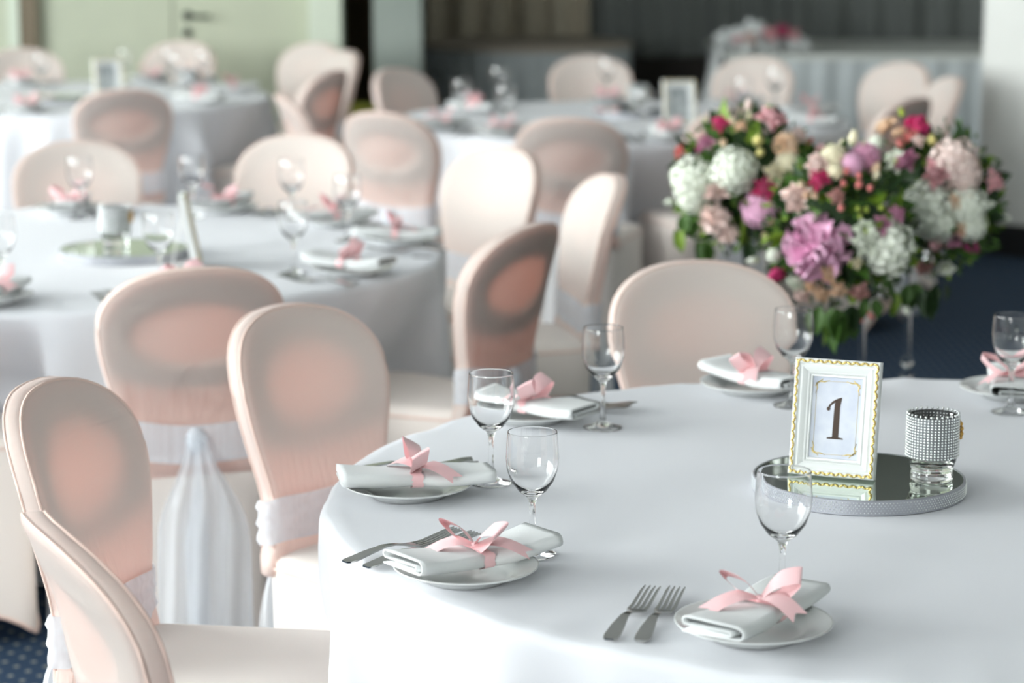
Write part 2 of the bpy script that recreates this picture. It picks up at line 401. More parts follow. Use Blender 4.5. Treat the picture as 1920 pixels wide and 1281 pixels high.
def make_chair():
    t = thing('banquet_chair', 'chair', 'chair')
    rings = [.12,.25,.38,.5,.6,.68,.75,.81,.86,.90,.94,.97,.99]
    thf = lambda k, x, z: .020+.006*(1-k*k)-.006*sm(.95,1.,k)
    def thr(k, x, z):
        d = math.hypot(x/.135, (z-.765)/.072)
        return .022-.006*sm(.95,1.,k)-.006*sm(1.10,.92,d)+.004*sm(.8,0,d)-.006*sm(.70,.60,z)*sm(1,.6,k)+.0022*math.sin(x*150+3*math.sin(z*9))*sm(.70,.62,z)*sm(1,.8,k)
    b = MB(); disc_face(b, 1, thf, rings)
    # rim band joining front and rear edge
    n = len(OUT); prof = [(.99,.014),(1.0,.011),(1.004,.004),(1.004,-.005),(1.0,-.012),(.99,-.016)]
    vs_ = []; fs = []
    for k, o_ in prof:
        for i, (x, z) in enumerate(OUT):
            px, pz = x*k, CZ+(z-CZ)*k
            vs_.append((px, back_y(px, pz)+o_+.0008*math.sin(i*4.1), pz))
    for r in range(len(prof)-1):
        for i in range(n):
            j = (i+1) % n; fs.append((r*n+i, r*n+j, (r+1)*n+j, (r+1)*n+i))
    b.add(vs_, fs); br = b.build('backrest', M['chair_front'], t)
    for side, off in ((1,.0135),(-1,-.0155)):
        b = MB(); b.tube([(x*.992, back_y(x*.992, CZ+(z-CZ)*.992)+off, CZ+(z-CZ)*.992) for x, z in OUT[2:-2]], .0028, 5); b.build('piping', M['piping'], br)
    b = MB(); disc_face(b, -1, thr, rings); b.build('back_panel', M['chair_rear'], t)
    # rigid hoop between the two layers, open in the middle and below
    from mathutils import geometry as _g
    pts = [Vector((x*.95, CZ+(z-CZ)*.95)) for x, z in OUT]; c0 = Vector((0,.765)); NH = 72; vs_ = []; fs = []
    for i in range(NH):
        a = 2*PI*i/NH; d = Vector((math.cos(a), math.sin(a))); ri = 1/math.hypot(d.x/.135, d.y/.070); ro = ri+.004
        for k in range(60):
            q = c0+d*(ri+.004*k)
            if not any(_g.intersect_line_line_2d(c0, q, pts[e], pts[(e+1) % len(pts)]) for e in range(len(pts))) and q.y > .645+.9*q.x*q.x: ro = ri+.004*k
            else: break
        for rr in (ri, ro):
            q = c0+d*rr
            for oy in (-.008, -.003): vs_.append((q.x, back_y(q.x, q.y)+oy, q.y))
    for i in range(NH):
        j = (i+1) % NH; A, B = i*4, j*4
        fs += [(A, A+2, B+2, B), (A+1, B+1, B+3, A+3), (A, B, B+1, A+1), (A+2, A+3, B+3, B+2)]
    b = MB(); b.add(vs_, fs); b.build('back_hoop', M['hoop'], t)
    # seat and skirt: rounded trapezoid loops
    def loop(k, n=64):
        pts = []; f, r_ = .225, -.205; wf, wr = .218, .165
        cs = [(wf, f), (-wf, f), (-wr, r_), (wr, r_)]; rad = .05
        per = n//4
        for ci in range(4):
            c = Vector(cs[ci]); pn = Vector(cs[ci-1]); nx = Vector(cs[(ci+1) % 4])
            d0 = (pn-c).normalized(); d1 = (nx-c).normalized(); a, e = c+d0*rad, c+d1*rad
            for q in range(5):
                s_ = q/4; pts.append(a*(1-s_)**2+c*2*s_*(1-s_)+e*s_*s_)
            e2 = nx-d1*rad
            for q in range(1, per-4):
                s_ = q/(per-4); pts.append(e*(1-s_)+e2*s_)
        ctr = Vector((0, .01))
        return [ctr+(p_-ctr)*k for p_ in pts]
    b = MB(); lv = [(1.0,.40),(1.003,.43),(1.0,.452),(.985,.466),(.95,.474),(.85,.478),(.6,.481),(.3,.482)]
    vs_ = []; fs = []; n = len(loop(1))
    for k, z in lv: vs_ += [(p_.x, p_.y, z) for p_ in loop(k)]
    for r in range(len(lv)-1):
        for i in range(n): j = (i+1) % n; fs.append((r*n+i, r*n+j, (r+1)*n+j, (r+1)*n+i))
    fs.append(tuple((len(lv)-1)*n+i for i in range(n))); b.add(vs_, fs)
    st = b.build('seat', M['chair_seat'], t)
    b = MB(); b.tube([(p_.x, p_.y, .4535) for p_ in loop(1.0)], .0035, 5, True); b.build('piping', M['piping'], st)
    # skirt with the hem arched up between the four feet
    b = MB(); vs_ = []; fs = []; L1 = loop(1.0); hem = []
    for p_ in L1:
        ax = abs(p_.x)/(.165+(p_.y+.205)/.43*.053); ay = abs(p_.y-.01)/.215
        q = min(1, ax) if abs(ay) > .93 else min(1, ay)
        hem.append(.004+.075*(1-q**3))
    NL = 8
    for r in range(NL+1):
        for i, p_ in enumerate(L1):
            z = .40*(1-r/NL)+hem[i]*(r/NL); c_ = 1-.03*math.sin(PI*r/NL)*(hem[i]/.08)
            vs_.append((p_.x*c_, (p_.y-.01)*c_+.01, z))
    for r in range(NL):
        for i in range(n): j = (i+1) % n; fs.append((r*n+i, (r+1)*n+i, (r+1)*n+j, r*n+j))
    b.add(vs_, fs); sk = b.build('skirt', M['chair_seat'], t)
    b = MB(); b.tube([(p_.x, p_.y, hem[i]) for i, p_ in enumerate(L1)], .004, 5, True); b.build('hem', M['piping'], sk)
    # organza sash round the waist
    b = MB(); ns = 72; nz = 8
    def sash(u, v):
        z = .495+.085*v; a = 2*PI*u; hw = .168; c_, s_ = math.cos(a), math.sin(a)
        x = hw*math.copysign(abs(c_)**.6, c_); yy = math.copysign(abs(s_)**.6, s_)*.034
        wr = .004*math.sin(v*19+3*math.sin(a*2))+.003*math.sin(v*33+a*5)
        x *= 1+wr*4; zz = z+.012*math.cos(a)*math.sin(a*1.0)-.018*(1-abs(c_))*(yy < 0)
        return (x, back_y(x*.9, .54)+yy*(1+wr*12)+(.0 if yy > 0 else -.004), zz)
    b.grid(sash, ns, nz); sh = b.build('sash', M['organza'], t)
    yk = back_y(0,.53)-.040
    b = MB(); b.ball((0, yk-.004, .53), .020, 12, 8, (1.1,.7,1.5)); b.build('knot', M['organza'], sh)
    for sgn, wid, end in ((-1, .075, .10), (1, .095, .07)):
        b = MB()
        def tail(u, v):
            z = .54-(.54-end)*v; wv = .018+(wid-.018)*sm(0,.5,v)
            x = sgn*.028*sm(0,.4,v)+sgn*.010+(u-.5)*wv*1.5
            return (x, yk-.012-.02*sm(0,.25,v)+.012*math.sin(u*13+sgn+v*2)*sm(0,.4,v)-.01*sgn*.3, z+.02*math.sin(u*4)*v)
        b.grid(tail, 18, 14); b.build('sash_tail', M['organza_tail'], sh)
    return t
chairP = Proto(make_chair())
def chair(px, py, target, label, group, h=.905, off=None, turn=0., dist=None):
    """px,py = top of the back in the photograph; faces the table centre, plus turn"""
    p = at(px, py, h)
    d = Vector((target[0]-p.x, target[1]-p.y)); a = math.atan2(d.y, d.x)+math.radians(turn)
    f = Vector((math.cos(a), math.sin(a)))
    o = Vector((p.x, p.y))+f*.315; SEATS.append((o.x, o.y, a))
    return chairP.put((o.x, o.y, 0), a-PI/2, label, 'chair', group)
G1, G2, G3, G4 = 'chairs at the number one table', 'chairs at the table with the edge-on frame', 'chairs at the table behind the bouquets', 'chairs by the double door'
chair(68, 988, T1, 'pink covered chair turned away with gathered piping along its rim, at number 1 table', G1, turn=-7)
chair(58, 722, T1, 'pink covered chair with bare pink seat in view, facing the number 1 table', G1, turn=-11)
chair(517, 577, T1, 'pink covered chair facing the number 1 table, back to the one with long sash tails', G1)
chair(1300, 492, T1, 'pink covered chair pushed to number 1 table in front of the flower bouquets', G1)
chair(372, 508, T2, 'pink covered chair seen from behind with sash knotted and long tails hanging', G2)
chair(1008, 425, T2, 'pink covered chair seen from behind with oval panel, its seat towards the edge-on frame table', G2)
chair(1160, 332, T2, 'cream-lit covered chair standing almost edge-on beside the chair with an oval panel', G2)
chair(957, 278, T2, 'pale pink covered chair facing the window, behind the oval-panel chair', G2)
chair(570, 254, T2, 'pink covered chair behind two wine glasses on the far side of edge-on frame table', G2)
chair(142, 267, T2, 'pink covered chair behind the crystal candle cup of the edge-on frame table', G2)
SEATS.append((-1.36, 5.46, PI/2)); chairP.put((-1.365, 5.40, 0), math.radians(25)-PI/2, 'pink covered chair whose hem shows above the dotted carpet beside edge-on frame table', 'chair', G2)
chair(235, 170, T4, 'covered chair turned away from view at the table by the double door', G4)
chair(345, 79, T4, 'covered chair with its back against the double door handle side', G4)
chair(38, 92, T4, 'covered chair at the far end of the table by the double door trim', G4)
chair(598, 82, T4, 'cream-lit covered chair in front of the pale door frame', G4)
chair(632, 134, T4, 'shaded covered chair with a pink oval panel near the pale door frame', G4)
chair(655, 97, T4, 'covered chair edge-on in front of the dark brown drape', G4)
chair(520, 180, T3, 'covered chair edge-on, leaning towards the double door, pulled out from its table', G3, turn=-12)
chair(732, 130, T3, 'shaded covered chair in front of the grey green pillar', G3)
chair(708, 213, T3, 'covered chair turned away from view beside the lime stool', G3)
chair(1065, 224, T3, 'covered chair turned away, backing onto the edge-on cream chair', G3)
chair(1398, 204, T3, 'covered chair turned away, hidden behind the flower bouquet', G3)
chair(1105, 106, T3, 'covered chair in front of the bare round table, facing forward', G3)
chair(1424, 109, T3, 'pink covered chair in front of the white tulle decoration', G3)
chair(1702, 119, T3, 'cream-lit covered chair in front of the head table skirt', G3)
chair(1722, 186, T3, 'covered chair turned away with its hem showing below the bouquets', G3)
chair(1795, 147, T3, 'covered chair edge-on beside the pale column', G3)

banquet_table(*T1, TR, 3, 'round table under white floor-length cloth bearing the gilt number 1 frame', None)
banquet_table(*T2, TR, 5, 'round white-clothed table carrying a picture frame seen edge-on', None)
banquet_table(*T3, TR, 8, 'round white-clothed table just behind the flower bouquets', None)
banquet_table(*T4, TR, 11, 'round clothed table in front of the double door', None)

# ------------------------------------------------------------------ tableware prototypes
def make_plate():
    b = MB()
    b.lathe([(0,.004),(.055,.004),(.062,.0055),(.068,.010),(.085,.0155),(.098,.0195),(.1005,.0205),(.1005,.0185),(.097,.0165),(.083,.012),(.066,.0055),(.060,0),(.055,0),(.054,.0015),(0,.0015)], 48)
    return b.build('dinner_plate', M['china'], None)
plateP = Proto(make_plate())
NAP_L, NAP_W, NAP_T = .238, .088, .024
def make_napkin(var):
    t = thing('folded_napkin', 'napkin', 'napkin')
    # flattened roll: cross-section polyline in (x,z), swept along y
    W2 = NAP_W/2; sec = []
    def arc(cx, cz, r, a0, a1, n=6): return [(cx+r*math.cos(a0+(a1-a0)*i/n), cz+r*math.sin(a0+(a1-a0)*i/n)) for i in range(n+1)]
    sec += [(-W2+.004, .0015)] + arc(W2-.011, .0115, .0105, -PI/2, PI/2) + arc(-W2+.010, .0165, .0055, PI/2, 1.5*PI)
    sec += arc(W2-.020, .0080, .0035, PI/2, -PI/2) + [(-W2+.012, .0048)]
    th = .0012; n = len(sec)
    nor = []
    for i in range(n):
        a, c = sec[max(0,i-1)], sec[min(n-1,i+1)]; d = Vector((c[0]-a[0], c[1]-a[1])).normalized(); nor.append(Vector((d.y, -d.x)))
    ring = [(sec[i][0]+nor[i].x*th, sec[i][1]+nor[i].y*th) for i in range(n)] + [(sec[i][0]-nor[i].x*th, sec[i][1]-nor[i].y*th) for i in range(n-1,-1,-1)]
    m = len(ring); NS = 22; vs_ = []; fs = []; rnd = random.Random(var)
    ph = rnd.random()*6
    for s_ in range(NS+1):
        v = s_/NS; y = (v-.5)*NAP_L; pin = math.exp(-((v-.5)/.10)**2)
        for x, z in ring:
            xx = x*(1-.16*pin)*(1+.04*math.cos(v*5+ph)); zz = .006+z*(.86-.04*pin)+.010*(abs(v-.5)*2)**2*(1 if var % 2 else .5)+.0012*math.sin(x*120+v*9+ph)+.0022*math.sin(x*35+v*7+ph*2)*(z/.022)*(1-pin)
            vs_.append((xx, y+.004*math.sin(x*40+ph)*(abs(v-.5)*2)**4, zz))
    for s_ in range(NS):
        for i in range(m): j = (i+1) % m; fs.append((s_*m+i, s_*m+j, (s_+1)*m+j, (s_+1)*m+i))
    half = n
    for e in (0, NS):                # end caps as quads between outer and inner line
        for i in range(n-1):
            q = (e*m+i, e*m+i+1, e*m+m-2-i, e*m+m-1-i); fs.append(q if e else q[::-1])
    b = MB(); b.add(vs_, fs); b.build('cloth', M['napkin'], t)
    # ribbon: band round the middle and a bow on top
    Zt = .006+.0200; wx = NAP_W/2*.86; bw = .009
    b = MB(); cs = []
    for k in range(28):
        a = 2*PI*k/28; c_, s_ = math.cos(a), math.sin(a)
        cs.append((math.copysign(abs(c_)**.35, c_)*wx, (.0163+math.copysign(abs(s_)**.45, s_)*.0124)))
    vs_ = []; fs = []
    for k, (x, z) in enumerate(cs):
        for y in (-bw, -bw*.3, bw*.4, bw): vs_.append((x, y+.002*math.sin(k), z))
    for k in range(28):
        k2 = (k+1) % 28
        for q in range(3): fs.append((k*4+q, k*4+q+1, k2*4+q+1, k2*4+q))
    b.add(vs_, fs); rb = b.build('ribbon', M['ribbon'], t)
    def strip(bm, pts, wdir, wd, notch=0.):
        pts = [Vector(p_) for p_ in pts]; P = [pts[0]]+pts+[pts[-1]]; out = []
        for i in range(1, len(P)-2):             # Catmull-Rom resample
            for k in range(6):
                s_ = k/6; a_, b_, c_, d_ = P[i-1:i+3]
                out.append(.5*((2*b_)+(c_-a_)*s_+(2*a_-5*b_+4*c_-d_)*s_*s_+(3*b_-a_-3*c_+d_)*s_**3))
        out.append(P[-2]); N_ = len(out); vs2 = []; fs2 = []; end = (out[-1]-out[-3]).normalized()
        for i, p_ in enumerate(out):
            wv = wd(i/(N_-1))
            for q in (-1, 0, 1): vs2.append(p_+wdir*(wv*q)+(end*(notch*abs(q)) if i == N_-1 else Vector((0,0,.0008*(1-abs(q))))))
        for i in range(N_-1):
            for q in (0, 1): fs2.append((i*3+q, i*3+q+1, (i+1)*3+q+1, (i+1)*3+q))
        bm.add(vs2, fs2)
    k0 = Vector((.004, 0, Zt+.006)); Z = Vector((0,0,1))
    a1 = rnd.uniform(-.35,.35)
    for sg in (-1, 1):
        al = a1+(0 if sg > 0 else PI)+rnd.uniform(-.25,.25); dx = Vector((math.cos(al), math.sin(al), 0)); e = (Vector((-dx.y, dx.x, 0))*.85+Z*.5).normalized(); L_ = rnd.uniform(.044,.056); up = rnd.uniform(.020,.034)
        b = MB(); strip(b, [k0, k0+dx*L_*.45+Z*(up*.75), k0+dx*L_+Z*up, k0+dx*(L_+.001)+Z*(up-.007), k0+dx*L_*.5+Z*.003, k0], e, lambda s_: .004+.0115*min(1., math.sin(PI*s_)*1.5))
        b.build('bow_loop', M['ribbon'], rb)
        al2 = al+rnd.choice((-1,1))*rnd.uniform(.5,.85); dx = Vector((math.cos(al2), math.sin(al2), 0)); e = (Vector((-dx.y, dx.x, 0))+Z*.25*sg).normalized(); L_ = rnd.uniform(.055,.075)
        b = MB(); strip(b, [k0, k0+dx*L_*.35+Z*.007, k0+dx*L_*.7+Z*.003, k0+dx*L_-Z*(.006 if L_ > .045 else 0)], e, lambda s_: .004+.0095*min(1., s_*3), .010)
        b.build('ribbon_tail', M['ribbon'], rb)
    b = MB(); b.ball(k0, .0062, 10, 6, (1.,1.1,.8)); b.build('knot', M['ribbon'], rb)
    return t
napP = [Proto(make_napkin(i)) for i in range(3)]
def make_fork():
    b = MB(); th = .0012
    def zc(y): return .0022+.011*sm(.0,.075,y)-.009*sm(.075,.135,y)+.011*sm(.13,.205,y)
    def strip(line):                  # line: (y, xl, xr)
        vs_ = []; fs = []; n = len(line)
        for y, xl, xr in line:
            z = zc(y); vs_ += [(xl,y,z-th),(xr,y,z-th),(xr,y,z+th),(xl,y,z+th)]
        for i in range(n-1):
            for q in range(4): q2 = (q+1) % 4; fs.append((i*4+q, i*4+q2, (i+1)*4+q2, (i+1)*4+q))
        fs += [(3,2,1,0), tuple((n-1)*4+q for q in range(4))]; b.add(vs_, fs)
    hd = [(0,.006),(.004,.009),(.015,.0105),(.04,.009),(.07,.0055),(.088,.0035),(.102,.0035),(.110,.007),(.118,.0112),(.127,.0125)]
    strip([(y,-w_,w_) for y, w_ in hd])
    for k in range(4):
        x = -.0105+k*.007
        strip([(.126,x-.0024,x+.0024),(.145,x-.0021,x+.0021),(.165,x-.0019,x+.0019),(.188,x-.0016,x+.0016),(.205,x-.0006,x+.0006)])
    return b.build('fork', M['steel'], None, True, 40)
forkP = Proto(make_fork())
def make_glass():
    b = MB()
    b.lathe([(0,.0),(.033,.0),(.0345,.001),(.0335,.0022),(.024,.0045),(.012,.0085),(.0062,.015),(.0045,.028),(.0040,.055),(.0046,.076),(.008,.0845),(.020,.0935),(.0305,.108),(.0368,.127),(.0380,.143),(.0368,.163),(.0354,.1775),(.0352,.1792),(.0351,.1796),(.03485,.1798),(.0346,.1796),(.0345,.1792),(.0347,.1775),(.0361,.163),(.03725,.143),(.0360,.127),(.0296,.1092),(.018,.097),(.007,.0915),(0,.0905)], 40)
    return b.build('wine_glass', M['glass'])
glassP = Proto(make_glass())

def setting(tab, px, py, where, var=0, forks=True, nap_turn=0., r=None, glass=None):
    p = at(px, py, TAB_H+.02); d = Vector((p.x-tab[0], p.y-tab[1])); a = math.atan2(d.y, d.x); r = r or min(.862, max(.70, d.length))
    u = Vector((-math.cos(a), -math.sin(a))); v = Vector((-u.y, u.x))
    if glass:                         # slide the plate out a little if it would touch its glass
        g = at(*glass, TAB_H); g = Vector((g.x, g.y))
        while r < .862 and (g-Vector(tab)+u*r).length < .143: r += .004
    c = Vector((tab[0]+r*math.cos(a), tab[1]+r*math.sin(a)))
    rz = math.atan2(u.y, u.x)-PI/2; z = TAB_H+.0008
    plateP.put((c.x, c.y, z), rz, 'white china plate '+where, 'plate', 'dinner plates')
    nc = c+u*.012
    napP[var % 3].put((nc.x, nc.y, z+.0135), rz+math.radians(nap_turn), 'white napkin tied with pink bow '+where, 'napkin', 'bow-tied napkins')
    if forks:
        for k, off in enumerate((.154, .116)):
            q = c+v*off-u*(.105-.012*k)
            forkP.put((q.x, q.y, z), rz+math.radians(7+2*k), ('outer', 'inner')[k]+' steel fork beside the plate '+where, 'fork', 'forks')
    return c, u
def glass_at(px, py, where, cu=None, sc_=1.):
    p = at(px, py, TAB_H)
    if cu:                            # keep the foot clear of its plate and napkin
        q = Vector((p.x, p.y))-cu[0]; k = q.dot(cu[1])
        if q.length < .140: p = p+Vector((*(q.normalized()*(.140-q.length)), 0)) if k > 0 else p+Vector((*(cu[1]*(.140-k)), 0))
    return glassP.put((p.x, p.y, TAB_H+.0008), random.random()*6, 'empty wine glass '+where, 'wine glass', 'wine glasses', sc_)
def lay(tab, seats, glasses, phrases, turns=None, fk=None):
    cus = [setting(tab, x, y, phrases[i], i, fk is None or i in fk, turns[i] if turns else random.uniform(-15,15), None, next(((gx, gy) for gx, gy, k in glasses if k == i), None)) for i, (x, y) in enumerate(seats)]
    for x, y, k in glasses: glass_at(x, y, phrases[k].replace('with', 'near the plate with', 1) if phrases[k].startswith('with') else phrases[k], cus[k])
lay(T1, ((1413,1163),(862,1060),(765,905),(1050,778),(1425,722),(1890,738)), ((1465,1130,0),(998,1041,1),(921,907,2),(1130,803,3),(1485,762,4),(1894,774,5)),
    ['with two fully visible forks at number 1 table', 'with fork tines peeping out behind it', 'nearest the two chairs facing the number 1 table', 'nearest the oval-panel chair on the number 1 table', 'just behind the gilt number 1 frame', 'beyond the rhinestone cup of the number 1 table'], (-8,4,6,0,20,10), (0,1,2,3))
lay(T2, ((137,404),(410,388),(622,410),(752,443),(640,498),(345,548),(-20,552)), ((152,411,0),(362,408,1),(548,417,2),(652,453,3),(551,514,4),(300,540,5),(4,548,6)),
    ['beyond the candle cup by the edge-on frame', 'beyond the edge-on frame', 'before the chair standing behind two glasses', 'nearest the pale chair facing the window', 'on edge-on frame table near the oval-panel chair', 'before the chair with long sash tails', 'before the chair showing its hem above dotted carpet'])
lay(T3, ((822,232),(905,250),(900,203),(1140,188),(1385,196),(1525,207),(1532,228),(1290,268)), ((866,232,0),(936,203,2),(948,248,1),(1138,184,3),(1452,206,5),(1392,230,4),(1250,262,7)),
    ['before the turned-away chair beside the lime stool', 'beside the turned-away chair at the bouquet table', 'before the shaded chair by the grey green pillar', 'before the chair at the bare round table', 'before the chair with white tulle behind', 'behind the bouquets facing the head table skirt', 'behind the bouquets at the table edge', 'in front of the white frame behind the bouquets'], None, (0,1,7))
lay(T4, ((65,160),(30,210),(378,185),(440,165),(285,148),(395,150)), ((235,160,4),(333,176,2),(322,160,5),(383,164,3),(78,172,0)),
    ['before the chair by the brown door trim', 'beside the mirror tray by the double door', 'beside the turned-away chair by the double door', 'nearest the cream-lit chair by the door frame', 'behind the white frame by the double door', 'before the chair at the double door'], None, (0,1))

# ------------------------------------------------------------------ mirror tray, candle cup, frame
def make_tray():
    t = thing('mirror_tray', 'tray', 'tray'); r = .1655
    b = MB(); b.lathe([(0,.0232),(r-.002,.0232),(r-.002,.0225),(0,.0225)], 72); b.build('mirror', M['mirror'], t, True, 30)
    b = MB(); b.lathe([(0,0),(r,0),(r+.0012,.001),(r+.0012,.0225),(r,.0238),(r-.0025,.0238),(r-.0025,.0222),(0,.0222)], 72); rm = b.build('rim', M['silver_cloth'], t, True, 30)
    b = MB()
    for row in range(5):
        for k in range(190):
            a = 2*PI*(k+.5*(row % 2))/190; b.ball(((r+.0014)*math.cos(a), (r+.0014)*math.sin(a), .0045+row*.0037), .00155, 4, 2)
    s_ = b.build('rhinestones', M['rhinestone'], rm, False); s_['kind'] = 'stuff'; return t
trayP = Proto(make_tray())
def make_cup():
    t = thing('candle_cup', 'cup', 'candle holder')
    b = MB(); pr = [(0,0),(.030,0),(.0325,.002),(.0335,.008),(.0320,.014),(.0315,.017),(.0345,.023),(.0375,.032),(.0385,.040),(.0388,.075),(.0385,.102),(.0378,.1035),(.0366,.102),(.0366,.06),(.0355,.040),(.030,.026),(.0,.022)]
    b.lathe(pr, 48); b.build('glass', M['glass'], t)
    b = MB(); b.lathe([(.0392,.038),(.0400,.038),(.0400,.104),(.0392,.104)], 60, closed=True); bd = b.build('band', M['cup_band'], t, True, 30)
    b = MB()
    for row in range(15):
        for k in range(46):
            a = 2*PI*k/46; b.ball((.0402*math.cos(a), .0402*math.sin(a), .0405+row*.0044), .0020, 6, 4)
    for k in range(29):
        a = 2*PI*k/29; b.ball((.0398*math.cos(a), .0398*math.sin(a), .1065), .0024, 5, 3)
    s_ = b.build('rhinestones', M['rhinestone'], bd, True); s_['kind'] = 'stuff'
    b = MB()
    for k in range(9):
        a = 2*PI*k/9; b.ball((.043, .010*math.cos(a), .078+.012*math.sin(a)), .0042, 6, 4)
    for k in range(5):
        a = 2*PI*k/5; b.ball((.045, .005*math.cos(a), .078+.006*math.sin(a)), .0032, 6, 4)
    o = b.build('brooch', M['brooch'], t); o['label'] = 'gold beaded brooch'
    b = MB(); rnd = random.Random(3)
    for k in range(60):
        a = rnd.random()*6.3; q = .024*math.sqrt(rnd.random()); b.ball((q*math.cos(a), q*math.sin(a), .032+rnd.random()*.012), .003, 5, 3)
    o = b.build('pebbles', M['pebble'], t); o['kind'] = 'stuff'; return t
cupP = Proto(make_cup())
def make_frame(numbered):
    t = thing('picture_frame', 'frame', 'picture frame'); W, H = .136, .184
    lean = Matrix.Rotation(math.radians(-11), 4, 'X')
    def put(bm): bm.xform(lean)
    b = MB(); prof = [(0,.0),(0,.012),(.0015,.0145),(.0075,.0155),(.009,.012),(.013,.0145),(.0175,.0125),(.021,.009),(.0225,.010),(.0245,.0095),(.0255,.007),(.0275,.007),(.0285,.004),(.0285,-.001),(.0285,-.003),(0,-.003)]
    vs_ = []; fs = []
    for d, h in prof: vs_ += [(-W/2+d,-h,d),(W/2-d,-h,d),(W/2-d,-h,H-d),(-W/2+d,-h,H-d)]
    n = len(prof)
    for i in range(n):
        k = (i+1) % n
        for q in range(4): q2 = (q+1) % 4; fs.append((i*4+q, i*4+q2, k*4+q2, k*4+q))
    b.add(vs_, fs); put(b); fr = b.build('moulding', M['frame_white'], t, True, 25)
    b = MB()                         # carved gilt leaves along the outer edge
    def leaf(x, z, ang, s_):
        b2 = MB(); b2.ball((0,0,0), .0034*s_, 6, 4, (1.5,.55,.6)); b2.xform(Matrix.Translation((x,-.0158,z)) @ Matrix.Rotation(ang, 4, 'Y')); b.add(b2.v, b2.f)
    for k in range(18):
        x = -W/2+.007+(W-.014)*k/17
        for z in (.0045, H-.0045): leaf(x, z, .5 if k % 2 else -.5, 1)
    for k in range(25):
        z = .007+(H-.014)*k/24
        for x in (-W/2+.0045, W/2-.0045): leaf(x, z, PI/2+(.5 if k % 2 else -.5), 1)
    put(b); o = b.build('gilt_ornament', M['gold'], fr); o['kind'] = 'stuff'
    b = MB()
    for k in range(40):
        x = -W/2+.023+(W-.046)*k/39
        for z in (.0232, H-.0232): b.ball((x,-.0102,z), .0011, 4, 3)
    for k in range(60):
        z = .023+(H-.046)*k/59
        for x in (-W/2+.0232, W/2-.0232): b.ball((x,-.0102,z), .0011, 4, 3)
    put(b); o = b.build('bead_line', M['frame_white'], fr); o['kind'] = 'stuff'
    b = MB(); e = .0275; b.box(-W/2+e, W/2-e, -.002, .001, e, H-e); put(b); cd = b.build('card', M['card'] if numbered else M['photo'], t, False)
    b = MB(); b.box(-W/2+.003, W/2-.003, .001, .0035, .003, H-.003); put(b); b.build('backing', M['linen'], t, False)
    b = MB(); b.add([(-.018,.004,.13),(.018,.004,.13),(.025,.055,.0120),(-.025,.055,.0120),(-.018,.007,.13),(.018,.007,.13),(.025,.058,.0120),(-.025,.058,.0120)],[(0,1,2,3),(7,6,5,4),(0,4,5,1),(2,6,7,3),(1,5,6,2),(3,7,4,0)]); put(b); b.build('easel_leg', M['frame_white'], t, False)
    if numbered:
        b = MB(); y = -.0026; zc = H/2; k = .066/2     # the figure 1
        def poly(pts, d=0.0006):
            n_ = len(pts); b.add([(x*k, y, zc+z*k) for x, z in pts]+[(x*k, y+d, zc+z*k) for x, z in pts], [tuple(range(n_))]+[tuple(n_+i for i in range(n_-1,-1,-1))]+[(i, n_+i, n_+(i+1) % n_, (i+1) % n_) for i in range(n_)])
        poly([(-.13,-.92),(.17,-.92),(.17,.55),(.24,.98),(.20,1.0),(.0,.86),(-.09,.70),(-.11,.3)])
        poly([(-.38,-1.0),(.40,-1.0),(.40,-.94),(.17,-.90),(-.13,-.90),(-.38,-.94)])
        poly([(.22,1.0),(.02,.93),(-.20,.80),(-.36,.62),(-.43,.44),(-.36,.44),(-.26,.60),(-.10,.73),(.02,.80)])
        b2 = MB(); b2.ball((-.385*k, y, zc+.43*k), .0028, 10, 5, (1,.15,1.2)); b.add(b2.v, b2.f)
        put(b); o = b.build('numeral', M['ink'], cd, False); o['label'] = 'dark brown figure 1 printed on the card'
        b = MB(); hw, hh = W/2-e-.007, H/2-e-.007
        for sx in (-1, 1):
            b.tube([(sx*hw, -.0022, zc-hh+.012), (sx*hw, -.0022, zc+hh-.012)], .00025, 4)
            b.tube([(-hw+.012, -.0022, zc+sx*hh), (hw-.012, -.0022, zc+sx*hh)], .00025, 4)
            for sz in (-1, 1):
                cxx, czz = sx*hw, zc+sz*hh
                b.tube([(cxx+sx*.002, -.0022, czz-sz*.020), (cxx-sx*.001, -.0022, czz-sz*.012), (cxx+sx*.001, -.0022, czz-sz*.004), (cxx-sx*.004, -.0022, czz-sz*.001), (cxx-sx*.012, -.0022, czz-sz*.0015), (cxx-sx*.020, -.0022, czz+sz*.001)], [.0004,.0009,.0012,.0012,.0009,.0004], 5)
                b.tube([(cxx-sx*.009, -.0022, czz+sz*.003), (cxx-sx*.003, -.0022, czz-sz*.003), (cxx+sx*.003, -.0022, czz-sz*.009)], .0006, 4)
        put(b); b.build('gold_corner_lines', M['gold'], cd)
    return t
fr1 = make_frame(True); frP = Proto(make_frame(False))
TZ = TAB_H+.0008; FZ = TZ+.0238
def lz(x, y): return at(x, y, FZ)
tp = at(1610, 891, FZ); trayP.put((tp.x, tp.y, TZ), 0, 'round mirror tray with rhinestone rim under the number 1 frame', 'tray')
pl, pr_ = lz(1478, 888), lz(1644, 902); mid = (pl+pr_)/2
fr1.location = (mid.x, mid.y, FZ+.0008); fr1.rotation_euler = (0,0, math.atan2(pr_.y-pl.y, pr_.x-pl.x))
tag(fr1, 'white and gold picture frame showing the figure 1', 'picture frame')
p = lz(1746, 899); cupP.put((p.x, p.y, FZ), math.radians(8), 'rhinestone-wrapped glass candle cup beside the number 1 frame', 'candle holder')
q2 = at(234, 464, FZ); trayP.put((q2.x, q2.y, TZ), .3, 'round mirror tray carrying a candle cup and the edge-on frame', 'tray')
p = at(217, 462, FZ); cupP.put((p.x, p.y, FZ), math.radians(-5), 'rhinestone candle cup beside the edge-on frame', 'candle holder')
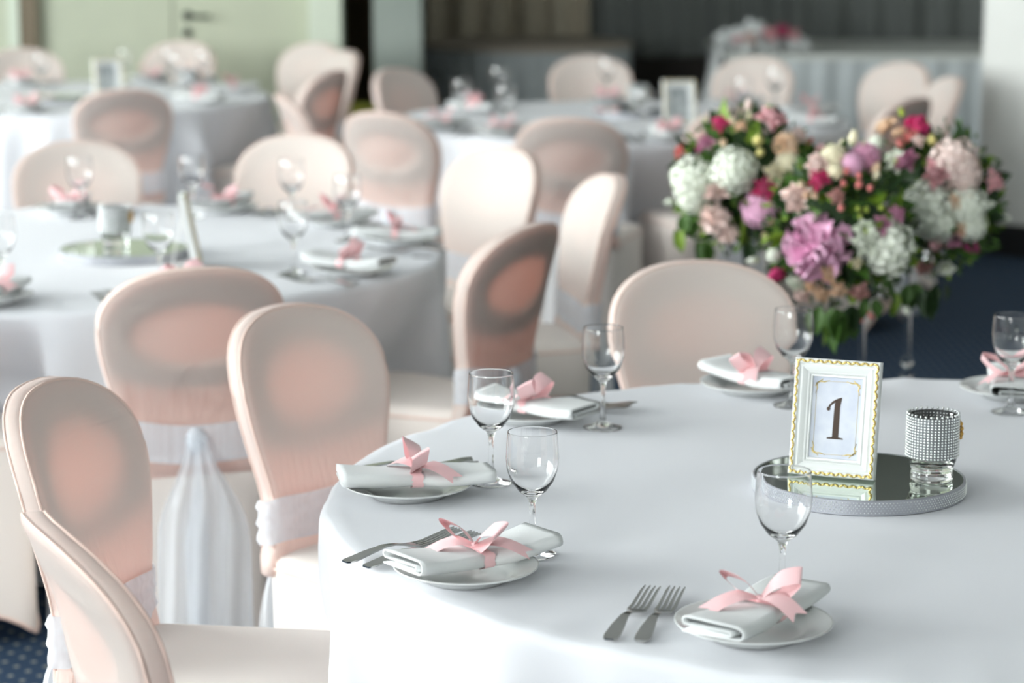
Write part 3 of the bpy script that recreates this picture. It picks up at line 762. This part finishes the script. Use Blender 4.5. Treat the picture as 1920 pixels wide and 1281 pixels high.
p = at(366, 500, TZ); frP.put((p.x, p.y, TZ+.001), math.radians(96), 'white picture frame seen edge-on, leaning beside its mirror tray', 'picture frame')
p = at(1185, 206, FZ); trayP.put((p.x, p.y, TZ), .6, 'round mirror tray on the table behind the bouquets', 'tray')
p = at(1197, 207, FZ); cupP.put((p.x, p.y, FZ), .3, 'rhinestone candle cup on the table behind the bouquets', 'candle holder')
p = at(1275, 236, TZ); frP.put((p.x, p.y, TZ+.001), math.radians(12), 'white picture frame on the table behind the flower bouquets', 'picture frame')
p = at(98, 180, FZ); trayP.put((p.x, p.y, TZ), .2, 'round mirror tray on the table by the double door', 'tray')
p = at(358, 172, TZ); cupP.put((p.x, p.y, TZ), 0, 'candle cup on the table by the double door', 'candle holder')
p = at(206, 186, TZ); frP.put((p.x, p.y, TZ+.001), math.radians(28), 'white picture frame on the table by the double door', 'picture frame')

# ------------------------------------------------------------------ flowers
def petal(bm, Mx, L_, W_, cup, ruf, curl, nu=4, nv=4):
    """a cupped petal growing along +z from the origin, facing +y"""
    def fn(u, v):
        s_ = (u-.5)*2; w_ = W_*math.sin(PI*(.12+.80*v)**.8)**.8
        x = s_*w_; y = cup*(s_*s_)*W_-curl*L_*v*v+ruf*math.sin(s_*5+v*3)*v
        return Mx @ Vector((x, y, L_*v*(1-.10*s_*s_)))
    bm.grid(fn, nu, nv)
def flower_rose(bm, n=16, seed=0, openn=.9, ruf=.03):
    rnd = random.Random(seed)
    for i in range(n):
        f = i/(n-1); a = i*2.39996; tilt = .08+openn*f**1.2
        Mx = Matrix.Rotation(a, 4, 'Z') @ Matrix.Translation((0, -.06-.22*f, -.15*f)) @ Matrix.Rotation(tilt, 4, 'X')
        petal(bm, Mx, .85+.25*f+rnd.uniform(-.06,.06), .30+.28*f, .9, ruf, .10+.28*f)
    bm.ball((0,0,.05), .28, 8, 5)
def flower_hydrangea(bm, n=70, seed=0, pet=.17):
    rnd = random.Random(seed)
    bm.ball((0,0,0), .74, 12, 8)
    for i in range(n):
        zz = 1-1.75*(i+.5)/n; a = i*2.39996; rr = math.sqrt(max(0,1-zz*zz))
        d = Vector((rr*math.cos(a), rr*math.sin(a), zz)); e = d.orthogonal().normalized(); g = d.cross(e); th = rnd.random()*6.3; R0 = .90+rnd.uniform(-.10,.12)
        for k in range(4):
            t_ = th+k*PI/2; p_ = (e*math.cos(t_)+g*math.sin(t_)); s_ = (e*-math.sin(t_)+g*math.cos(t_)); L_ = pet*rnd.uniform(.95,1.25); lift = rnd.uniform(.02,.12)
            c = d*R0
            bm.add([c, c+p_*L_*.6+s_*L_*.52+d*lift*.5, c+p_*L_*1.15+d*lift, c+p_*L_*.6-s_*L_*.52+d*lift*.5, c+p_*L_*.6+d*lift*.1], [(0,4,1),(1,4,2),(2,4,3),(3,4,0)])
def flower_peony(bm, seed=0, n=46):
    rnd = random.Random(seed)
    bm.ball((0,0,-.05), .6, 10, 6)
    for i in range(n):
        zz = 1-1.5*(i+.5)/n; a = i*2.39996+rnd.uniform(-.3,.3); rr = math.sqrt(max(0,1-zz*zz))
        d = Vector((rr*math.cos(a), rr*math.sin(a), zz)); q = d.to_track_quat('Z','Y').to_matrix().to_4x4()
        Mx = Matrix.Translation(d*.32) @ q @ Matrix.Rotation(rnd.random()*6.3, 4, 'Z') @ Matrix.Rotation(rnd.uniform(.15,.6), 4, 'X')
        petal(bm, Mx, rnd.uniform(.55,.75), rnd.uniform(.26,.40), .6, .07, .25, 4, 3)
def flower_cup(bm, seed=0):
    for i in range(12):
        f = i/11; Mx = Matrix.Rotation(i*2.39996, 4, 'Z') @ Matrix.Translation((0,-.10-.14*f,0)) @ Matrix.Rotation(.5+.75*f, 4, 'X'); petal(bm, Mx, .85+.1*f, .42+.1*f, .5, .03, .15)
def flower_bud(bm, seed=0):
    for i in range(7):
        f = i/6; Mx = Matrix.Rotation(i*2.39996, 4, 'Z') @ Matrix.Translation((0,-.10-.34*f,-.6)) @ Matrix.Rotation(.02-.10*f, 4, 'X'); petal(bm, Mx, 1.5, .42+.2*f, .75, .02, -.05+.10*f)
    bm.ball((0,0,-.1), .5, 8, 6, (1,1,1.35))
FCOL = dict(white=((.93,.95,.88),(.86,.92,.76)), cream=((.95,.84,.62),(.90,.88,.64)), peach=((.95,.66,.45),(.95,.76,.56)), pale=((.95,.72,.69),(.95,.82,.74)),
            pink=((.88,.40,.46),(.94,.66,.66)), hot=((.70,.025,.18),(.80,.08,.28)), coral=((.85,.22,.22),(.85,.36,.32)), mauve=((.62,.22,.40),(.75,.42,.55)),
            plum=((.33,.035,.13),(.45,.07,.2)), lilac=((.86,.42,.66),(.92,.62,.78)), yellow=((.82,.72,.22),(.82,.76,.38)), green=((.38,.48,.05),(.45,.55,.10)), dusty=((.60,.27,.24),(.70,.42,.38)))
FM = {k: mat('petals '+k, a, .6, sheen=.2, spec=.25, var=(14, c)) for k, (a, c) in FCOL.items()}
FMESH = {}
def flower_mesh(kind, col, seed):
    key = (kind, col, seed)
    if key not in FMESH:
        b = MB()
        if kind == 'rose': flower_rose(b, 17, seed)
        elif kind == 'hyd': flower_hydrangea(b, 85, seed)
        elif kind == 'peony': flower_peony(b, seed)
        elif kind == 'cup': flower_cup(b, seed)
        else: flower_bud(b, seed)
        b.mi = 1
        if kind == 'cup': b.ball((0,0,.12), .2, 8, 5)
        elif kind == 'bud':
            for k in range(5):
                a = k*2*PI/5; petal(b, Matrix.Rotation(a,4,'Z') @ Matrix.Translation((0,-.30,-.85)) @ Matrix.Rotation(.25,4,'X'), .6, .16, .3, 0, 0, 2, 2)
        FMESH[key] = b.mesh('flower_'+kind, [FM[col], FM['green']])
    return FMESH[key]
LEAF_M = [mat('leaf green', (.075,.17,.028), .5, spec=.4, var=(20,(.05,.12,.02))), mat('leaf lime', (.22,.34,.03), .5, spec=.4, var=(20,(.16,.28,.03))), mat('leaf dark', (.025,.062,.018), .5, spec=.4, var=(20,(.018,.045,.012)))]
def leaf_mesh(m):
    b = MB(); b.grid(lambda u, v: ((u-.5)*.55*math.sin(PI*v**.85), -.20*v*v+.16*abs(u-.5)*2*math.sin(PI*v), v), 4, 7); return b.mesh('leaf', m)
LEAF = [leaf_mesh(m) for m in LEAF_M]
def arrangement(cpx, cpy, Y, rad, flowers, label, seed, greens, stand_px, hang=()):
    c = at_y(cpx, cpy, Y); S = F_PX/(Y*math.cos(PITCH)+(CAM_H-c.z)*math.sin(PITCH)); rnd = random.Random(seed)
    sx = at_y(stand_px, cpy, Y).x
    zt = c.z-rad[2]*.66
    t = thing('flower_arrangement', label, 'flowers', (c.x, c.y, zt))
    O = Vector((c.x, c.y, zt))
    b = MB(); b.ball(c-O, 1, 18, 12, (rad[0]*.60, rad[1]*.6, rad[2]*.62)); b.build('moss_core', LEAF_M[2], t)
    def orient(d, roll=None):
        q = d.to_track_quat('Z','Y'); return q.to_matrix().to_4x4() @ Matrix.Rotation(rnd.random()*6.28 if roll is None else roll, 4, 'Z')
    def surf(px, py):
        d = ray(px, py); o = Vector((0,0,CAM_H))-c
        A = sum((d[i]/rad[i])**2 for i in range(3)); B = 2*sum(d[i]*o[i]/rad[i]**2 for i in range(3)); K = sum((o[i]/rad[i])**2 for i in range(3))-1
        D = B*B-4*A*K
        k = (-B-math.sqrt(D))/(2*A) if D > 0 else -B/(2*A)
        return Vector((0,0,CAM_H))+d*k
    for px, py, kind, col, r in flowers:
        p_ = surf(px, py); n_ = ((p_-c)+Vector((0,-.09,.05))).normalized(); rr = r/S
        ctr = p_-n_*rr*.55; o = link('blossom', flower_mesh(kind, col, rnd.randrange(2)), t)
        sc_ = rr/(1.0 if kind in ('hyd','peony') else (.95 if kind != 'bud' else .9))
        o.matrix_local = Matrix.Translation(ctr-O) @ orient(n_) @ Matrix.Scale(sc_, 4)
        if kind in ('rose','cup','bud'):
            pass
    for i in range(greens):           # leaves all round
        zz = 1-1.8*(i+.5)/greens; a = i*2.39996+rnd.uniform(-.3,.3); q = math.sqrt(max(0,1-zz*zz))
        d = Vector((q*math.cos(a), q*math.sin(a), zz)); p_ = Vector((d.x*rad[0]*.62, d.y*rad[1]*.62, d.z*rad[2]*.62))+c
        dd = (d+Vector((rnd.uniform(-.5,.5), rnd.uniform(-.5,.5), rnd.uniform(-.55,.3)))).normalized()
        o = link('leaf', LEAF[rnd.choice((0,0,1,2,2))], t); o.matrix_local = Matrix.Translation(p_-O) @ orient(dd) @ Matrix.Scale(rnd.uniform(.06,.10), 4)
    for hx, hy, hl, hm in hang:       # long leaves trailing below the blooms
        p_ = at_y(hx, hy, c.y-rad[1]*.55)
        for k in range(3):
            o = link('leaf', LEAF[hm], t); o.matrix_local = Matrix.Translation(p_-O+Vector((rnd.uniform(-.02,.02), rnd.uniform(-.02,.02), 0))) @ orient(Vector((rnd.uniform(-.3,.3), -.25, -1)).normalized(), rnd.uniform(-.5,.5)) @ Matrix.Scale(hl*rnd.uniform(.6,.9), 4)
    b = MB()
    for i in range(900):              # fine filler foliage, too small to pick apart
        d = Vector((rnd.gauss(0,1), rnd.gauss(0,1), rnd.gauss(0,1))).normalized(); k = rnd.uniform(.6,.93)
        p_ = Vector((d.x*rad[0], d.y*rad[1], d.z*rad[2]))*k+c-O; e = (d+Vector((rnd.uniform(-1,1),rnd.uniform(-1,1),rnd.uniform(-1,1)))).normalized(); g = e.orthogonal().normalized(); L_ = rnd.uniform(.015,.032)
        b.mi = rnd.choice((0,0,1,2)); b.add([p_, p_+e*L_*.5+g*L_*.22, p_+e*L_, p_+e*L_*.5-g*L_*.22], [(0,1,2,3)])
    o = b.build('filler_foliage', [LEAF_M[0], LEAF_M[2], LEAF_M[1]], t, False); o['kind'] = 'stuff'
    # clear column stand
    s_ = thing('flower_stand', 'clear crystal column stand carrying '+label, 'stand', (sx, c.y, 0))
    b = MB(); b.lathe([(0,0),(.09,0),(.09,.010),(.02,.016),(0,.016)], 32); b.build('base', M['crystal'], s_)
    b = MB(); b.lathe([(0,.016),(.008,.016),(.008,.46),(0,.46)], 20); b.build('column', M['crystal'], s_, True, 30)
    for k, zz in enumerate((.48,.515,.55)):
        b = MB(); b.ball((0,0,zz), .0155, 12, 8); b.build('crystal_ball', M['crystal'], s_)
    b = MB(); b.lathe([(0,.564),(.008,.564),(.008,zt-.03),(.05,zt-.01),(.05,zt),(0,zt)], 20); b.build('upper_column', M['crystal'], s_, True, 30)
    return t
FA = [(1375,313,'hyd','white',44),(1288,335,'hyd','white',46),(1290,372,'hyd','white',30),(1288,341,'bud','pink',13),(1341,359,'rose','pale',19),(1336,415,'peony','pale',34),(1362,440,'peony','pale',24),(1436,352,'rose','hot',20),(1427,396,'hyd','lilac',34),
      (1451,220,'rose','pink',26),(1480,267,'peony','peach',27),(1482,304,'hyd','cream',25),(1452,325,'rose','cream',18),(1423,258,'bud','yellow',16),(1427,283,'bud','yellow',13),(1390,235,'rose','peach',11),(1372,222,'bud','cream',12),(1405,213,'bud','cream',12),(1404,190,'bud','pale',13),
      (1350,230,'rose','hot',16),(1355,264,'bud','peach',11),(1321,268,'rose','mauve',15),(1307,278,'bud','plum',10),(1273,283,'rose','coral',12),(1547,276,'bud','pink',15),(1500,250,'rose','pale',15),(1447,417,'bud','yellow',18),(1437,445,'bud','peach',12),(1249,379,'bud','white',12),(1312,255,'rose','pale',12),(1521,262,'bud','coral',10)]
FB = [(1528,463,'peony','lilac',70),(1533,305,'rose','pale',23),(1536,336,'rose','hot',20),(1490,366,'rose','pale',24),(1500,343,'bud','cream',13),(1510,363,'bud','peach',12),(1527,364,'bud','peach',11),(1493,385,'rose','pale',16),(1563,285,'hyd','cream',26),(1602,250,'bud','cream',16),(1580,266,'bud','cream',13),(1566,316,'hyd','cream',16),
      (1628,284,'hyd','mauve',30),(1600,300,'hyd','lilac',22),(1612,343,'bud','coral',12),(1612,326,'bud','coral',9),(1582,341,'bud','coral',10),(1633,350,'bud','coral',10),(1588,318,'bud','coral',10),(1578,388,'bud','coral',11),(1568,368,'rose','dusty',15),(1645,310,'bud','peach',14),(1646,325,'bud','cream',11),
      (1610,390,'bud','green',9),(1626,391,'bud','green',9),(1614,405,'bud','green',8),(1655,388,'bud','green',9),(1625,432,'cup','white',23),(1620,457,'rose','white',22),(1675,465,'hyd','white',54),(1683,399,'rose','mauve',15),(1656,420,'rose','mauve',16),(1447,522,'bud','hot',24),
      (1555,514,'rose','peach',16),(1606,494,'rose','cream',10),(1574,545,'rose','peach',15),(1540,551,'rose','peach',17),(1521,535,'rose','peach',12),(1505,552,'rose','pale',18),(1492,530,'rose','white',16),(1611,547,'rose','dusty',17),(1653,577,'rose','pale',22),(1616,600,'bud','coral',11),(1635,595,'bud','coral',10),(1625,574,'bud','yellow',11),(1445,480,'hyd','white',14),(1404,490,'bud','white',13)]
FC = [(1717,228,'peony','hot',30),(1658,233,'rose','peach',21),(1684,246,'rose','peach',14),(1686,264,'bud','coral',12),(1706,252,'rose','coral',14),(1747,257,'bud','yellow',13),(1795,292,'hyd','pale',48),(1815,325,'hyd','pale',30),(1757,323,'rose','pink',26),(1677,298,'cup','white',24),(1700,300,'rose','mauve',20),
      (1865,338,'rose','pink',20),(1736,392,'hyd','white',52),(1762,422,'hyd','white',34),(1822,385,'hyd','white',38),(1828,425,'hyd','white',30),(1789,379,'rose','peach',13),(1820,374,'rose','peach',12),(1804,430,'rose','peach',12),(1757,462,'bud','pink',24),(1828,466,'bud','plum',22),(1790,450,'rose','mauve',15),
      (1775,505,'cup','white',17),(1731,503,'rose','dusty',16),(1890,410,'bud','white',14),(1689,205,'bud','green',10),(1862,382,'bud','white',11),(1701,583,'bud','white',18),(1722,262,'rose','pale',12),(1640,262,'hyd','white',16)]
arrangement(1398, 338, 6.05, (.195,.17,.20), FA, 'flower bouquet with two white hydrangeas and a crimson rose', 1, 70, 1400, ((1280,400,.08,0),(1320,450,.09,0),(1270,430,.07,1),(1400,450,.09,2)))
arrangement(1575, 430, 5.55, (.185,.17,.21), FB, 'flower bouquet with a large lilac-pink peony and coral berries', 2, 80, 1622, ((1555,575,.10,0),(1570,585,.11,0),(1548,600,.08,1),(1600,570,.09,2),(1590,600,.07,0),(1640,560,.07,0)))
arrangement(1755, 375, 5.80, (.175,.16,.20), FC, 'flower bouquet with crimson top bloom and blush hydrangea', 3, 75, 1710, ((1715,530,.08,0),(1740,540,.10,2),(1690,545,.07,1),(1760,530,.07,2)))

# ------------------------------------------------------------------ far furniture
def pleated(bm, pts, z0, z1, pitch, amp):
    """skirt hung along a polyline"""
    L_ = [0]
    for a, c in zip(pts, pts[1:]): L_.append(L_[-1]+(Vector(c)-Vector(a)).length)
    n = int(L_[-1]/pitch*6)
    def fn(u, v):
        s_ = u*L_[-1]; i = max(k for k in range(len(pts)-1) if L_[k] <= s_+1e-9); f = (s_-L_[i])/(L_[i+1]-L_[i])
        a, c = Vector(pts[i]), Vector(pts[i+1]); p_ = a.lerp(c, f); d = (c-a).normalized(); nn = Vector((d.y,-d.x))
        k = amp*(.35+.65*v)*(math.sin(s_/pitch*2*PI)+.4*math.sin(s_/pitch*2.7+1)); return (p_.x+nn.x*k, p_.y+nn.y*k, z1+(z0-z1)*v)
    bm.grid(fn, n, 4)
t = thing('bare_round_table', 'bare round table with taupe top and pleated grey skirt before the taupe curtain', 'table', (.09, 15.4, 0))
b = MB(); b.lathe([(0,.72),(.665,.72),(.672,.725),(.672,.745),(.665,.75),(0,.75)], 64); b.build('top_cloth', M['linen'], t, True, 40)
b = MB(); pleated(b, [(.66*math.cos(a*2*PI/48), .66*math.sin(a*2*PI/48)) for a in range(49)], .01, .735, .11, .012); b.build('pleated_skirt', M['skirt_grey'], t)
t = thing('head_table', 'long head table with light grey top and pleated grey skirt before the dark curtain', 'table', (3.0, 14.9, 0))
b = MB(); b.box(-1.75, 2.6, -.72, .72, .715, .75); b.build('top_cloth', M['grey_linen'], t, False)
b = MB(); pleated(b, [(-1.73,.70),(-1.73,-.70),(2.58,-.70)], .01, .745, .16, .02); b.build('pleated_skirt', M['skirt_grey'], t)
# white tulle decoration with pink roses on the head table
t = thing('tulle_decoration', 'ruffled white tulle with pink roses on the end of the head table', 'decoration', (1.44, 14.55, .752))
M['tulle'] = mat('white tulle', (.88,.91,.90), .8, sheen=.2, bump=(30,.3))
b = MB(); rnd = random.Random(5)
for cx, cy, cz, r in ((0,-.05,.05,.14),(-.13,-.10,.03,.12),(.14,-.05,.03,.12),(.05,-.15,.03,.11),(-.06,-.17,.03,.11),(.25,-.08,.02,.09)):
    b2 = MB(); flower_peony(b2, rnd.randrange(99), 60); b.add([(cx+x*r, cy+y*r, max(0, cz+z*r)) for x, y, z in b2.v], b2.f)
b.build('tulle', M['tulle'], t)
b = MB(); b.grid(lambda u, v: (-.205-.10*v-.03*math.sin(u*17)*v, -.30+u*.42+.02*math.sin(v*9), .02-.42*v+.03*math.sin(u*23)), 30, 12); b.build('hanging_tulle', M['tulle'], t)
for cx, cy, cz, r, cl in ((.15,-.17,.12,.04,'hot'),(.07,-.24,.11,.042,'pink'),(-.05,-.28,.09,.038,'pale'),(.22,-.15,.10,.036,'pink'),(-.11,-.22,.07,.034,'pink')):
    o = link('rose', flower_mesh('rose', cl, 0), t); o.location = (cx, cy, cz); o.scale = (r,)*3; o.rotation_euler = (PI/2.6,0,0)
p = at_y(662, 185, 12.9)
t = thing('upholstered_stool', 'lime green round upholstered stool in front of the brown drape', 'stool', (p.x, 12.9, 0))
b = MB(); b.lathe([(0,.05),(.15,.05),(.17,.07),(.175,.3),(.17,.42),(.15,.45),(0,.46)], 28); b.build('body', M['lime'], t)
b = MB(); b.lathe([(0,.462),(.15,.462),(.175,.475),(.18,.51),(.165,.55),(.12,.565),(0,.57)], 28); b.build('cushion', M['lime'], t)
for k in range(4):
    a = PI/4+k*PI/2; b = MB(); b.tube([(.12*math.cos(a),.12*math.sin(a),0),(.12*math.cos(a),.12*math.sin(a),.055)], .014, 8); b.build('foot', M['stage'], t)
